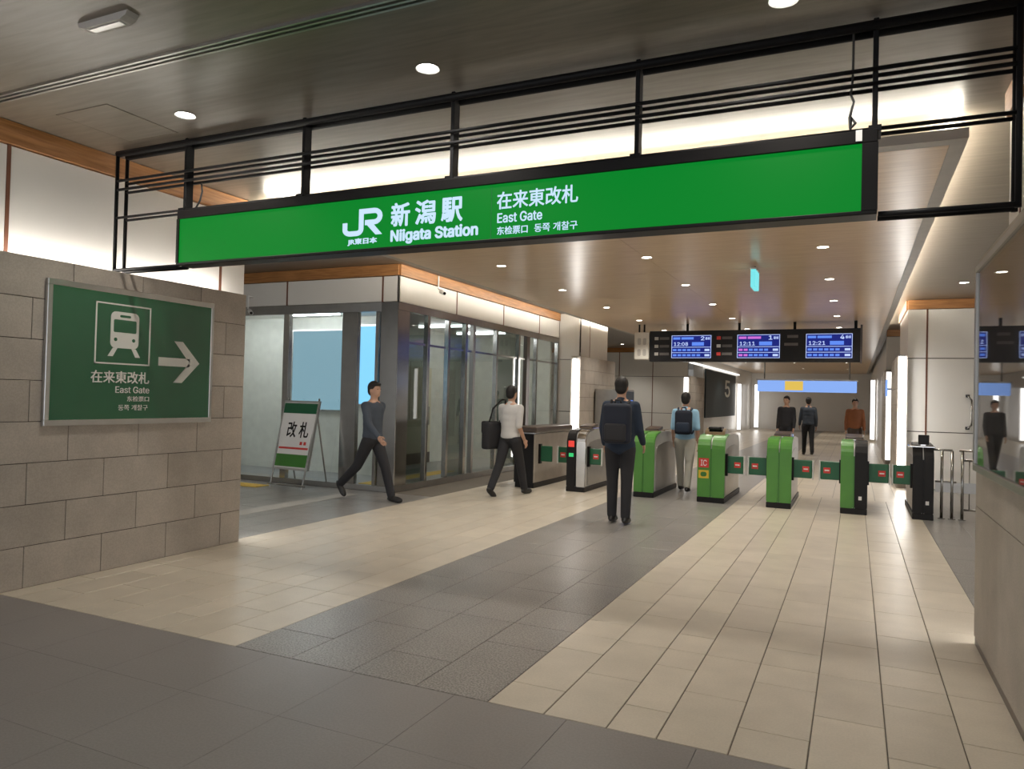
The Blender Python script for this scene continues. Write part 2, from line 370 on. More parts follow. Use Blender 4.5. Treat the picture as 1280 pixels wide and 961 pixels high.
# light strips lying on top of the raft behind its edge
def strip(name, label, *a, mat='cove_light', group=None, cat='light strip'):
    return tag(box(name, mat, None, *a), label, cat, group)
strip('cove_light', 'hidden light strip on the front edge of the wooden ceiling', -5.6, .55, 5.86, 5.885, ZR+.071, ZR+.09)
strip('cove_light', 'hidden light strip along the railing side of the wooden ceiling', .60, .625, 5.8, 20, ZR+.071, ZR+.09, mat='cove_side')
strip('cove_light', 'hidden light strip along the glazed side of the wooden ceiling', -5.59, -5.565, 5.8, 20, ZR+.071, ZR+.09, mat='cove_side')
strip('cove_light', 'hidden light strip on top of the poster wall', XL-.19, XL-.165, .3, 5.5, ZW, ZW+.018, mat='cove_wall')
# upright light tubes on wall ends
def tube(label, x, y, z0, z1, r=.035, group=None, mat='tube_light'):
    t = thing('wall_light_tube', label, 'light tube', (x, y, 0), group=group)
    bm = bmesh.new(); rod(bm, (0, 0, z0+.03), (0, 0, z1-.03), r, 12); obj('diffuser', bm, mat, t, True)
    for z in (z0, z1-.03):
        bm = bmesh.new(); rod(bm, (0, 0, z), (0, 0, z+.03), r*1.05, 12); obj('end_cap', bm, 'alu', t)
tube('upright light tube on the far end of the poster wall', XL-.11, YB+.045, .05, 2.4)
tube('upright light tube on the far end of the display case wall', XR+.12, YB+.045, .05, 2.4)
tube('tall upright light tube at the stone wall behind the cabinet', XL-.11, 15.45, .1, 2.42, .05)
tube('tall upright light tube beside the railing, at the white panelled wall', XR+.07, 15.40, .1, 2.46, .055)
tube('upright light tube far down the hall on the railing side', XR+.07, 21.35, .1, 2.42, .055, mat='far_tube')
tube('upright light tube beside the dark number panel, nearer end', XL-.11, 27.34, .1, 2.42, .08, mat='far_tube')
tube('upright light tube beside the dark number panel, farther end', XL+.12, 39.5, .1, 2.5, .09, mat='far_tube')
tube('upright light tube far away under the blue hanging sign', XL+.4, 44.5, .1, 2.6, .11, mat='far_tube')
tube('upright light tube at the very end of the hall', .66, 34, .1, 2.6, .08, mat='far_tube')

# downlights
def downlight(x, y, z, w, label, group, r=.062):
    t = thing('downlight', label, 'downlight', (x, y, z), group=group)
    bm = bmesh.new(); bmesh.ops.create_cone(bm, cap_ends=False, segments=20, radius1=r*1.18, radius2=r*1.0, depth=.008, matrix=Matrix.Translation((0, 0, -.004)))
    obj('trim_ring', bm, 'white_paint', t)
    bm = bmesh.new(); bmesh.ops.create_circle(bm, cap_ends=True, segments=20, radius=r, matrix=Matrix.Translation((0, 0, -.003)))
    obj('lens', bm, 'lamp_face', t)
    l = bpy.data.lights.new('bulb', 'SPOT'); l.energy = w; l.spot_size = math.radians(125); l.spot_blend = .6; l.shadow_soft_size = .06; l.color = (1, .94, .84)
    lo = bpy.data.objects.new('bulb', l); COL.objects.link(lo); lo.parent = t; lo.location = (0, 0, -.02)
for x, q in ((-4.46, 'sign end near the poster wall'), (-2.40, 'lettering of the green sign'), (-.35, 'plain sign end near the display case')):
    downlight(x, 3.82, ZC, DOWN_W, 'round downlight in the dark ceiling before the '+q, 'downlights in the dark front ceiling')
for y in (.4, -3):
    for x in (-6.5, -2.4, 1.7): downlight(x, y, ZC, DOWN_W*1.2, 'round downlight in the dark ceiling of the concourse', 'downlights over the concourse')
for y in (6.75, 9.07, 11.41, 13.8, 16.2, 18.6, 23, 28, 34, 40):
    for x in (-4.43, -2.40, -.36): downlight(x, y, ZR, RAFT_W, 'round downlight in the lower wooden ceiling over the gates', 'downlights in the lower wooden ceiling', .058)
downlight(1.54, 13.6, ZC, RAFT_W*.6, 'round downlight over the steel railing', 'downlights over the side space')
downlight(1.6, 9.0, ZC, RAFT_W*.6, 'round downlight over the grey side strip by the display wall', 'downlights over the side space')
for x, y in ((-7.6, 20.5), (-7.6, 23.0), (-7.6, 25.6), (-9.6, 24.0)): downlight(x, y, ZC, RAFT_W*1.3, 'added fill downlight over the side passage beyond the glazed doors', 'added fill downlights over the far left passage')  # fill lamps added to brighten the dark far left passage
downlight(-8.2, 7.6, ZC, RAFT_W*.6, 'round downlight over the notice board passage', 'downlights over the left passage')

# ------------------------------------------------------------------ sign frame of double black tubes
YF, YK = 4.16, 4.25
fr = thing('sign_frame', 'black double tube frame hanging the green sign under the ceiling', 'frame', (-2.4, 4.2, ZW))
def fp(name, *rods):
    bm = bmesh.new()
    for p, q, r in rods: rod(bm, Vector(p)-Vector(fr.location), Vector(q)-Vector(fr.location), r, 8)
    return obj(name, bm, 'black_metal', fr, True)
xl, xr = -5.63, XR-.012
for y in (YF, YK):
    fp('top_beam', ((xl, y, 3.452), (xr, y, 3.452), .026))
    for z, r in ((3.225, .012), (3.15, .012), (2.915, .011)): fp('rail', ((xl, y, z), (xr, y, z), r))
    for z in (2.475,): fp('bottom_rail', ((xl, y, z), (-4.88, y, z), .015)); fp('bottom_rail', ((.09, y, z), (xr, y, z), .015))
    fp('end_post', ((xl, y, ZW), (xl, y, 3.47), .015)); fp('end_post', ((xr-.012, y, ZW), (xr-.012, y, 3.47), .015))
for x in (-4.85, -3.66, -2.42, -1.18, .07):
    z0 = 2.48 if x in (-4.85, .07) else 2.90
    box('post', 'black_metal', fr, x-.013+2.4, x+.013+2.4, -.03, .045, z0-ZW, ZC-.005-ZW, bev=.003)
    bm = bmesh.new(); bx(bm, x-.03+2.4, x+.03+2.4, -.06, .07, 2.895-ZW, 2.93-ZW); obj('clamp', bm, 'black_metal', fr)

# ------------------------------------------------------------------ the green station sign
P = (-2.4, 4.2, 2.48)
sg = thing('station_sign', 'long backlit green station name sign with white lettering', 'sign', P)
Yf = 4.135
def sbox(name, mat, *a, bev=0): return box(name, mat, sg, *rel(P, *a), bev=bev)
sbox('housing', 'black_plastic', -4.87, .085, Yf+.02, 4.29, 2.475, 2.905)
sbox('top_edge', 'black_plastic', -4.87, .085, Yf-.012, Yf+.02, 2.838, 2.905, bev=.004)
sbox('bottom_edge', 'black_plastic', -4.87, .085, Yf-.012, Yf+.02, 2.470, 2.492, bev=.004)
sbox('side_edge', 'black_plastic', -4.872, -4.85, Yf-.012, Yf+.02, 2.492, 2.838); sbox('side_edge', 'black_plastic', .012, .087, Yf-.012, Yf+.02, 2.492, 2.838)
sbox('green_panel', 'sign_green', -4.85, .012, Yf, Yf+.02, 2.492, 2.838)
def stext(s, x0, x1, z0, z1, bold): text('lettering', s, 'sign_white', sg, x0-P[0], x1-P[0], z0-P[2], z1-P[2], Yf-P[1], bold)
stext('新', -2.855, -2.705, 2.625, 2.785, .028); stext('潟', -2.665, -2.505, 2.625, 2.785, .026); stext('駅', -2.465, -2.305, 2.625, 2.785, .028)
stext('Niigata Station', -2.855, -2.19, 2.505, 2.605, .030)
stext('在来東改札', -2.06, -1.52, 2.675, 2.785, .014)
stext('East Gate', -2.055, -1.75, 2.59, 2.652, .012)
stext('东检票口', -2.055, -1.845, 2.515, 2.567, .012); stext('동쪽 개찰구', -1.80, -1.52, 2.515, 2.567, .008)
stext('JR東日本', -3.21, -2.965, 2.520, 2.568, .034)
sbox('panel_joint', 'poster_green', -2.101, -2.098, Yf-.001, Yf, 2.492, 2.838)
def logo():
    """the two joined letters of the railway emblem as thick strokes"""
    x0, x1, z0, z1 = -3.255, -2.925, 2.585, 2.768
    w, h = x1-x0, z1-z0
    bm = bmesh.new()
    def poly(pts):
        prism(bm, [(x0+p*w-P[0], z0+q*h-P[2]) for p, q in pts], Yf-.004-P[1], Yf-P[1])
    def arc(cx, cz, rx, rz, a0, a1, n=8): return [(cx+rx*math.cos(math.radians(a0+(a1-a0)*i/n)), cz+rz*math.sin(math.radians(a0+(a1-a0)*i/n))) for i in range(n+1)]
    t, s = .115, .19
    # J: left tip, bottom bowl, rising stem to the top bar
    outer = arc(.20, .26, .20, .26, 180, 270)+arc(.36, .26, .17, .26, 270, 360)
    inner = arc(.36, .26, .17-t, .26-s, 360, 270)+arc(.20, .26, .20-t, .26-s, 270, 180)
    o2 = [(0, .52)]+outer; i2 = inner+[(t, .52)]
    for k in range(len(o2)-1):
        a, b = o2[k], o2[k+1]; c, d = i2[len(i2)-1-k], i2[len(i2)-2-k]; poly([a, b, d, c])
    poly([(.415, .26), (.53, .26), (.53, 1-s), (.415, 1)]); poly([(.415, 1), (.53, 1-s), (.80, 1-s), (.80, 1)])
    # R: bowl and leg
    oo = arc(.80, .69, .20, .31, 90, -90); ii = arc(.80, .69, .20-t, .31-s, 90, -90)
    for k in range(len(oo)-1): poly([oo[k], oo[k+1], ii[k+1], ii[k]])
    poly([(.57, .38), (.80, .38), (.80, .38+s), (.57, .38+s)]); poly([(.62, .38), (.79, .38), (1.0, 0), (.84, 0)])
    obj('emblem', bm, 'sign_white', sg)
logo()
sbox('tag_plate', 'white_paint', -.018, .012, Yf-.016, Yf-.012, 2.848, 2.905)
bm = bmesh.new(); pathtube(bm, [(-.035, 4.2, 3.46), (-.037, 4.2, 3.2), (-.045, 4.19, 3.12), (-.03, 4.19, 3.08), (-.045, 4.18, 3.0), (-.02, 4.17, 2.96), (-.045, 4.16, 2.93), (-.05, 4.16, 2.99), (-.035, 4.16, 3.05)], .006)
pathtube(bm, [(-.04, 4.18, 2.99), (-.045, 4.18, 2.90)], .005)
tag(obj('power_cable', bm, 'cable'), 'thin black cable hanging beside the last post of the green sign', 'cable')
bm = bmesh.new(); pathtube(bm, [(-4.70, 4.2, 3.13), (-4.69, 4.2, 3.06), (-4.71, 4.2, 2.99), (-4.75, 4.2, 2.94), (-4.79, 4.2, 2.91)], .007)
tag(obj('power_cable', bm, 'cable'), 'short curved black cable at the sign end over the poster wall', 'cable')

# ------------------------------------------------------------------ green train poster on the left wall (local x runs along world +Y)
def on_left(y, z, n): return (XL+n, y, z)
P = (XL, 4.34, 1.2)
po = thing('direction_poster', 'dark green train poster with white arrow on the stone wall', 'poster', P)
def pbox(name, mat, y0, y1, z0, z1, n0, n1, bev=0): return box(name, mat, po, n0, n1, y0-P[1], y1-P[1], z0-P[2], z1-P[2], bev=bev)
pbox('panel', 'poster_green', 3.58, 5.10, 1.24, 2.27, .0, .03)
for a in ((3.54, 5.13, 1.195, 1.24), (3.54, 5.13, 2.27, 2.315), (3.54, 3.58, 1.24, 2.27), (5.095, 5.13, 1.24, 2.27)): pbox('frame_bar', 'alu', *a, 0, .036, .004)
def pt(p): return (.031-p[1], p[0]-P[1], p[2]-P[2])      # (along, depth, up) -> poster local
def pprism(name, polys, n=.034, mat='poster_white'):
    bm = bmesh.new()
    for pts in polys: prism(bm, [(a-P[1], z-P[2]) for a, z in pts], .0302, n, 'YZ')
    return obj(name, bm, mat, po)
def rrect(y0, y1, z0, z1, r, n=5):
    out = []
    for cx, cz, a in ((y1-r, z1-r, 0), (y0+r, z1-r, 90), (y0+r, z0+r, 180), (y1-r, z0+r, 270)):
        out += [(cx+r*math.cos(math.radians(a+90*i/n)), cz+r*math.sin(math.radians(a+90*i/n))) for i in range(n+1)]
    return out
t = .012
pprism('pictogram_border', [[(3.93, 1.69), (4.44, 1.69), (4.44, 1.69+t), (3.93, 1.69+t)], [(3.93, 2.19-t), (4.44, 2.19-t), (4.44, 2.19), (3.93, 2.19)], [(3.93, 1.69), (3.93+t, 1.69), (3.93+t, 2.19), (3.93, 2.19)], [(4.44-t, 1.69), (4.44, 1.69), (4.44, 2.19), (4.44-t, 2.19)]])
tr = pprism('train_pictogram', [rrect(4.065, 4.325, 1.825, 2.125, .045), [(4.09, 1.825), (4.13, 1.825), (4.09, 1.755), (4.045, 1.755)], [(4.26, 1.825), (4.30, 1.825), (4.345, 1.755), (4.30, 1.755)]])
pprism('pictogram_window', [rrect(4.09, 4.30, 1.955, 2.06, .012), rrect(4.145, 4.245, 2.08, 2.10, .009), rrect(4.095, 4.125, 1.88, 1.91, .0149), rrect(4.262, 4.292, 1.88, 1.91, .0149)], .0355, 'poster_green')
pprism('arrow', [[(4.53, 1.70), (4.86, 1.70), (4.86, 1.775), (4.53, 1.775)], [(4.97, 1.7375), (4.78, 1.925), (4.69, 1.925), (4.86, 1.7375), (4.69, 1.555), (4.78, 1.555)]])
def ptext(s, y0, y1, z0, z1, b): text('lettering', s, 'poster_white', po, y0, y1, z0, z1, 0, b, .004, pt)
ptext('在来東改札', 3.905, 4.44, 1.535, 1.635, .012); ptext('East Gate', 4.125, 4.445, 1.455, 1.51, .004); ptext('东检票口', 4.235, 4.445, 1.385, 1.43, 0); ptext('동쪽 개찰구', 4.155, 4.435, 1.31, 1.358, 0)
# glazed display case on the right wall
P = (XR, 4.45, 1.15)
dc = thing('display_case', 'glazed display case with steel frame on the stone slab wall', 'display case', P)
def dbox(name, mat, y0, y1, z0, z1, n0, n1, bev=0): return box(name, mat, dc, -n1, -n0, y0-P[1], y1-P[1], z0-P[2], z1-P[2], bev=bev)
dbox('backing', 'case_backing', 1.95, 5.33, 1.15, 2.35, .002, .012)
for a in ((1.90, 5.36, 1.12, 1.16), (1.90, 5.36, 2.34, 2.38), (1.90, 1.94, 1.16, 2.34), (5.32, 5.36, 1.16, 2.34)): dbox('frame_bar', 'steel_brushed', *a, .0, .045, .003)
dbox('glass_pane', 'case_glass', 1.94, 5.32, 1.16, 2.34, .03, .034)

# ------------------------------------------------------------------ ceiling fixture near the rail
P = (-3.72, 2.66, ZC)
t = thing('ceiling_fixture', 'slim grey emergency fixture on the dark ceiling', 'ceiling light', P)
bm = bmesh.new(); prism(bm, [(-.20, 0), (-.185, -.025), (-.14, -.038), (.14, -.038), (.185, -.025), (.20, 0)], -.035, .035); obj('housing', bm, 'trim_grey', t)
box('lens_bar', 'alu', t, -.12, .12, -.018, .018, -.043, -.037)

# ------------------------------------------------------------------ glazed room
gr = thing('glazed_side', 'steel framed glass doors along the hall under the white band', 'glass wall', (GX, 12.8, 0), kind='structure')
def gbox(name, mat, y0, y1, z0, z1, n0=-.06, n1=0, bev=0): return box(name, mat, gr, n0, n1, y0-12.8, y1-12.8, z0, z1, bev=bev)
gbox('sill', 'steel_brushed', GY, 16.2, 0, .10, -.08, .01); gbox('header', 'steel', GY, 16.2, 2.80, 2.92, -.08, .005)
for a, b, m in ((GY, 9.78, 'steel'), (10.33, 10.40, 'steel'), (11.00, 11.07, 'steel'), (11.62, 11.70, 'steel'), (11.92, 12.0, 'steel_brushed'), (12.88, 12.95, 'steel'), (13.93, 14.0, 'steel'), (14.34, 14.5, 'dark_brown'), (14.86, 14.92, 'steel'), (16.12, 16.2, 'steel')):
    gbox('mullion', m, a, b, .10, 2.80, -.08, .006, .004)
ms = [9.78, 10.33, 10.40, 11.0, 11.07, 11.62, 11.70, 11.92, 12.0, 12.88, 12.95, 13.93, 14.0, 14.34, 14.5, 14.86, 14.92, 16.12]
for a, b in zip(ms[::2], ms[1::2]): gbox('pane', 'smoked_glass' if a in (9.78, 11.07, 12.95) else 'glass', a, b, .10, 2.80, -.045, -.037)
for a, b in zip(ms[::2], ms[1::2]): gbox('transom', 'steel', a, b, 2.30, 2.335, -.06, -.02)
gf = thing('glazed_front', 'steel framed glass front behind the standing notice board', 'glass wall', (-8.9, GY, 0), kind='structure')
def hbox(name, mat, x0, x1, z0, z1, n0=0, n1=.06, bev=0): return box(name, mat, gf, x0+8.9, x1+8.9, n0, n1, z0, z1, bev=bev)
hbox('sill', 'steel_brushed', -11.4, GX, 0, .08, -.01, .08); hbox('header', 'steel_brushed', -11.4, GX-.3, 2.78, 2.92, -.005, .08)
for a, b, m in ((-10.0, -9.93, 'steel'), (-8.60, -8.48, 'steel'), (-7.40, -7.10, 'steel'), (-6.76, -6.70, 'steel'), (-6.66, GX, 'steel')):
    hbox('mullion', m, a, b, .08, 2.78 if b < GX else 2.92, -.006, .08, .004)
hs = [-11.4, -10.0, -9.93, -8.60, -8.48, -7.40, -7.10, -6.76]
for a, b in zip(hs[::2], hs[1::2]): hbox('pane', 'glass', a, b, .08, 2.78, .03, .038)
tag(box('floor_room', 'room_floor', None, -11.4, GX-.08, GY+.08, 16.2, -.02, .004), 'grey floor inside the glazed room', 'floor', kind='structure')
tag(box('ceiling_room', 'white_panel', None, -11.4, GX-.12, GY+.12, 16.2, 2.93, 2.97), 'pale ceiling inside the glazed room', 'ceiling', kind='structure')
rw = box('wall_room_partition', 'room_wall', None, -11.3, -7.6, 11.2, 11.3, 0, 2.93); tag(rw, 'pale green white partition inside the glazed room', 'wall', kind='structure')
rb = box('wall_room_back', 'room_wall', None, -8.75, -8.6, 11.2, 16.1, 0, 2.93); tag(rb, 'pale back wall inside the glazed room', 'wall', kind='structure')
re_ = box('wall_room_end', 'room_wall', None, -8.6, -6.5, 16.05, 16.15, 0, 2.93); tag(re_, 'pale end wall inside the glazed room', 'wall', kind='structure')
t = thing('interior_door', 'cream door with steel pull inside the glazed room', 'door', (-8.58, 13.6, 0))
box('leaf', 'cream_door', t, 0, .04, -.5, .5, .01, 2.1, bev=.004); box('pull_handle', 'steel', t, .05, .07, .36, .40, .85, 1.25); box('standoff', 'steel', t, .04, .055, .37, .39, .9, .92); box('kick_plate', 'dark_brown', t, .04, .045, -.49, .49, .02, .25)
t = thing('reflection_panel', 'glowing light blue panel imitating a reflection in the glazed room', 'reflection panel', (-8.15, 11.2, 0))  # glowing panel put in place of the blue reflection on the glass
box('casing', 'alu', t, -.37, .37, -.05, 0, 1.28, 2.77); box('reflection_face', 'reflection_blue', t, -.34, .34, -.06, -.05, 1.31, 2.74)
t = thing('reflection_panel_dim', 'wide dim blue panel imitating a reflection, on the pale partition in the glazed room', 'display', (-9.25, 11.2, 0))  # duller part of the glass reflection, also made as a glowing panel
box('casing', 'alu', t, -.66, .62, -.05, 0, 1.15, 2.70); box('reflection_face', 'reflection_dim', t, -.63, .59, -.06, -.05, 1.18, 2.67)
for i, (x, y) in enumerate(((-7.4, 10.0), (-8.9, 10.5), (-7.6, 13.0), (-7.6, 14.6), (-10.4, 10.2))):
    tag(box('ceiling_tube_light', 'room_lamp' if y < 12 and x < -8 else 'room_lamp_dim', None, x-.6, x+.6, y-.03, y+.03, 2.885, 2.93), 'slim white tube light on the ceiling inside the glazed room', 'light', 'tube lights in the glazed room')
for i in range(9):
    bm = bmesh.new(); bevbox(bm, -.15, .15, -.15, .15, 0, .012, .003)
    for a in range(4): bevbox(bm, -.12+a*.07, -.09+a*.07, -.13, .13, .012, .017, .002)
    o = obj('tactile_tile', bm, 'tactile'); o.location = (-7.3, 10.2+i*.305, .004); tag(o, 'yellow ribbed tactile tile on the glazed room floor', 'tactile tile', 'yellow tactile tiles in the glazed room')
for i in range(6):
    bm = bmesh.new(); bevbox(bm, -.15, .15, -.15, .15, 0, .012, .003)
    for a in range(4): bevbox(bm, -.13, .13, -.12+a*.07, -.09+a*.07, .012, .017, .002)
    o = obj('tactile_tile', bm, 'tactile'); o.location = (-10.1+i*.305, 8.9, .0); tag(o, 'yellow ribbed tactile tile before the glass front', 'tactile tile', 'yellow tactile tiles by the notice board')
o = box('light_floor_strip', 'trim_grey', flo, -6.95, -6.68, 6.0, 9.0, -.005, .0025)
# camera pole at the cornice
def seccam(label, x, y, z, s, arm=0):
    t = thing('security_camera', label, 'camera', (x, y, z))
    bm = bmesh.new(); rod(bm, (0, 0, 0), (0, 0, -.22), .012); rod(bm, (0, 0, -.2), (s*.10, -.06, -.28), .01); rod(bm, (0, 0, -.01), (0, arm, -.01), .012) if arm else None; obj('bracket', bm, 'white_paint', t)
    bm = bmesh.new(); rod(bm, (s*.06, -.02, -.26), (s*.19, -.12, -.31), .035, 10); obj('camera_body', bm, 'white_paint', t, True)
    bm = bmesh.new(); rod(bm, (s*.19, -.12, -.31), (s*.195, -.124, -.312), .025, 10); obj('lens', bm, 'black_plastic', t)
seccam('white security camera under the cornice of the glazed doors', GX+.045, 10.55, 3.48, 1)
seccam('small security camera by the far corner of the poster wall', -9.3, GY-.10, 3.10, 1, .10)

# ------------------------------------------------------------------ notice board on a stand
t = thing('notice_board', 'white and green notice board on a steel stand before the glass front', 'notice board', (-8.0, 9.05, 0), rz=math.radians(-4))
def lean(name, mat, x0, x1, z0, z1, n, d=.012):
    bm = bmesh.new(); vs = bx(bm, x0, x1, -d, 0, z0, z1)
    for v in bm.verts: v.co.y += (v.co.z-.3)*.22 - n
    return obj(name, bm, mat, t)
lean('board', 'alu', -.38, .38, .28, 1.36, 0, .03)
lean('paper', 'white_paint', -.35, .35, .31, 1.33, .03, .004); lean('green_footer', 'gate_dark_green', -.35, .35, .33, .52, .034, .003); lean('green_header', 'flap_green', -.35, .35, 1.16, 1.32, .034, .003)
lean('red_line', 'red_mark', -.31, .31, .60, .63, .034, .003)
def ln(p): return (p[0], (p[2]-.3)*.22-.032+p[1], p[2])
text('lettering', '改 札', 'black_plastic', t, -.20, .26, .78, 1.03, 0, .02, .004, ln)
lean('red_line', 'red_mark', .12, .17, .67, .72, .034, .003); lean('red_line', 'red_mark', .20, .25, .67, .72, .034, .003)
for x in (-.34, .34):
    bm = bmesh.new(); rod(bm, (x, -.10, 0), (x, .23, 1.40), .014); obj('leg', bm, 'steel', t)
    bm = bmesh.new(); rod(bm, (x, .45, 0), (x, .18, 1.2), .012); obj('rear_leg', bm, 'steel', t)
bm = bmesh.new(); rod(bm, (-.40, -.10, .05), (.40, -.10, .05), .014); obj('cross_bar', bm, 'steel', t)

# ------------------------------------------------------------------ ticket gates
def side_profile(zt=.97, L=1.6):
    """outline of a gate seen from the side (y from 0 = front, z)"""
    pts = [(0, .075)]+[(.0, .70)]
    pts += [(.16-.16*math.cos(math.radians(a)), zt-.16+.16*math.sin(math.radians(a))) for a in (0, 20, 40, 60, 80, 90)]
    pts += [(.5, zt+.03), (.9, zt+.035), (L-.2, zt)]
    pts += [(L-.16+.16*math.sin(math.radians(a)), zt-.16+.16*math.cos(math.radians(a))) for a in (10, 45, 90)]
    return pts+[(L, .075)]
def cover_profile(zt=.985):
    """front cap that wraps over the top edge"""
    out = [(-.025, .08), (-.025, zt-.2)]+[(.165-.19*math.cos(math.radians(a)), zt-.18+.19*math.sin(math.radians(a))) for a in (0, 15, 30, 45, 60, 75, 90)]+[(.42, zt+.03), (.42, zt+.008)]
    inn = [(.165-.155*math.cos(math.radians(a)), zt-.18+.155*math.sin(math.radians(a))) for a in (90, 75, 60, 45, 30, 15, 0)]+[(.01, zt-.2), (.01, .08)]
    return out+inn
FY = .14
def gate(label, x, wl, wr, front, flaps, y=11.3, L=1.6, marks=False, top='pad', group=None, fl=.275):
    t = thing('ticket_gate', label, 'ticket gate', (x, y, 0), group=group)
    bm = bmesh.new(); prism(bm, side_profile(L=L), -wl+.02, wr-.02, 'YZ'); obj('body', bm, 'grey_body', t)
    box('base', 'black_plastic', t, -wl, wr, -.03, L+.01, 0, .08, bev=.006)
    bm = bmesh.new(); prism(bm, side_profile(.90, L-.3), -wl+.012, wr-.012, 'YZ')
    for v in bm.verts: v.co.y += .15; v.co.z = .1+(v.co.z-.075)*.85
    obj('side_panel', bm, 'steel_brushed', t)
    for (a, b, m) in ((-wl, -.008, front[0]), (.008, wr, front[1])):
        if b-a < .03: continue
        bm = bmesh.new(); prism(bm, cover_profile(), a, b, 'YZ'); bmesh.ops.bevel(bm, geom=[e for e in bm.edges if abs(e.verts[0].co.x-e.verts[1].co.x) < 1e-5 and e.calc_length() > .01], offset=.01, segments=2, affect='EDGES')
        obj('front_cover', bm, m, t)
    box('front_seam', 'gate_dark_green' if 'green' in front[0] else 'black_plastic', t, -.008, .008, -.015, .02, .08, .80)
    if top == 'pad':
        bm = bmesh.new(); bevbox(bm, -wl*.7, wr*.7, .44, .74, 1.0, 1.05, .012, 2)
        for v in bm.verts: v.co.z += (v.co.y-.44)*.12
        obj('reader_pad', bm, 'dark_brown', t); box('pad_rim', 'chrome', t, -wl*.8, wr*.8, .43, .80, .995, 1.02, bev=.008)
        box('slot_cover', 'chrome', t, -wl*.6, wr*.6, .95, 1.25, 1.0, 1.025, bev=.008)
    if top == 'hood':
        bm = bmesh.new(); prism(bm, [(.25, .98), (.30, 1.06), (.42, 1.10), (.60, 1.08), (.68, .99)], -wl*.75, wr*.75, 'YZ'); obj('hood', bm, 'chrome', t)
        box('display', 'black_plastic', t, -wl*.5, wr*.5, .27, .50, 1.08, 1.12, bev=.006)
    if top == 'screen':
        bm = bmesh.new(); bevbox(bm, -.06, .07, .05, .09, 1.0, 1.13, .006); obj('screen', bm, 'black_plastic', t); box('screen_post', 'chrome', t, -.03, .03, .07, .11, .96, 1.02); box('guide_rail', 'chrome', t, -wl-.05, wr+.02, .03, .3, .955, .985, bev=.01)
    for s in flaps:
        edge = wr-.01 if s > 0 else wl-.01
        a, b = (edge, edge+fl); lo, hi = (a, b) if s > 0 else (-b, -a)
        f = box('flap', 'flap_green', t, lo, hi, FY, FY+.03, .44, .70, bev=.01)
        tip = (b, b+.02) if s > 0 else (-b-.02, -b)
        box('tip', 'flap_tip', f, *tip, FY-.002, FY+.032, .425, .71, bev=.004)
        c = b-.085 if s > 0 else -b+.085
        box('stop_mark', 'red_mark', f, c-.045, c+.045, FY-.005, FY, .53, .61); box('stop_bar', 'white_paint', f, c-.03, c+.03, FY-.008, FY-.005, .562, .58)
        box('hinge', 'black_plastic', f, *((a-.02, a+.03) if s > 0 else (-a-.03, -a+.02)), FY-.02, FY+.05, .40, .73)
    if marks:
        m = box('fare_mark', 'red_mark', t, -wl+.02, -.03, -.029, -.025, .52, .66); text('lettering', 'IC', 'white_paint', m, -wl+.05, -.06, .545, .635, -.029, .008)
        m = box('fare_mark', 'yellow_mark', t, -wl+.02, -.03, -.029, -.025, .36, .48); bm = bmesh.new(); prism(bm, rrect(-wl+.05, -.06, .385, .455, .03), -.031, -.029); obj('symbol', bm, 'gate_dark_green', m)
    return t
gg = ('gate_green', 'gate_green')
gate('green fronted ticket gate with red and yellow fare marks', -1.94, .20, .20, gg, (1,), marks=True, top='hood', fl=.255)
gate('green fronted ticket gate between two pairs of green flaps, no marks', -.98, .17, .17, gg, (-1, 1))
gg3 = gate('ticket gate with one green and one black front half', 0.0, .17, .17, ('gate_green', 'black_plastic'), (-1, 1))
box('white_tab', 'white_paint', gg3, .06, .10, -.03, -.024, .20, .25)
g4 = gate('slim black fronted ticket gate next to the steel railing', .84, .125, .125, ('black_plastic', 'black_plastic'), (-1,), top='screen', fl=.235)
box('white_tab', 'white_paint', g4, .03, .07, -.03, -.024, .20, .25)
gate('green fronted ticket gate with pale sides behind the standing navy backpacker', -2.97, .15, .17, gg, (), top='pad')
g5 = gate('black fronted ticket gate with red and green lights beside the brown cabinet', -4.08, .16, .16, ('black_plastic', 'steel'), (-1, 1), top='pad', fl=.22)
box('red_light', 'led_red', g5, -.13, -.03, -.032, -.025, .72, .82, bev=.003); box('green_light', 'led_green', g5, -.12, -.04, -.032, -.025, .56, .62, bev=.003)
t = thing('gate_cabinet', 'long stone coloured gate cabinet with dark brown top', 'cabinet', (-4.98, 11.25, 0))
box('body', 'wall_stone', t, -.18, .18, 0, 1.65, .09, .90, bev=.01); box('plinth', 'black_plastic', t, -.17, .17, .02, 1.63, 0, .09); box('counter_top', 'dark_brown', t, -.22, .22, -.05, 1.72, .92, 1.02, bev=.03, seg=3); box('end_panel', 'black_plastic', t, -.17, .17, -.03, 0, .09, .9); box('top_rail', 'steel', t, -.19, .19, 0, 1.66, .90, .92)
f = box('flap', 'flap_green', t, .18, .42, .19, .22, .44, .70, bev=.01); box('hinge', 'black_plastic', f, .17, .22, .17, .24, .40, .73)

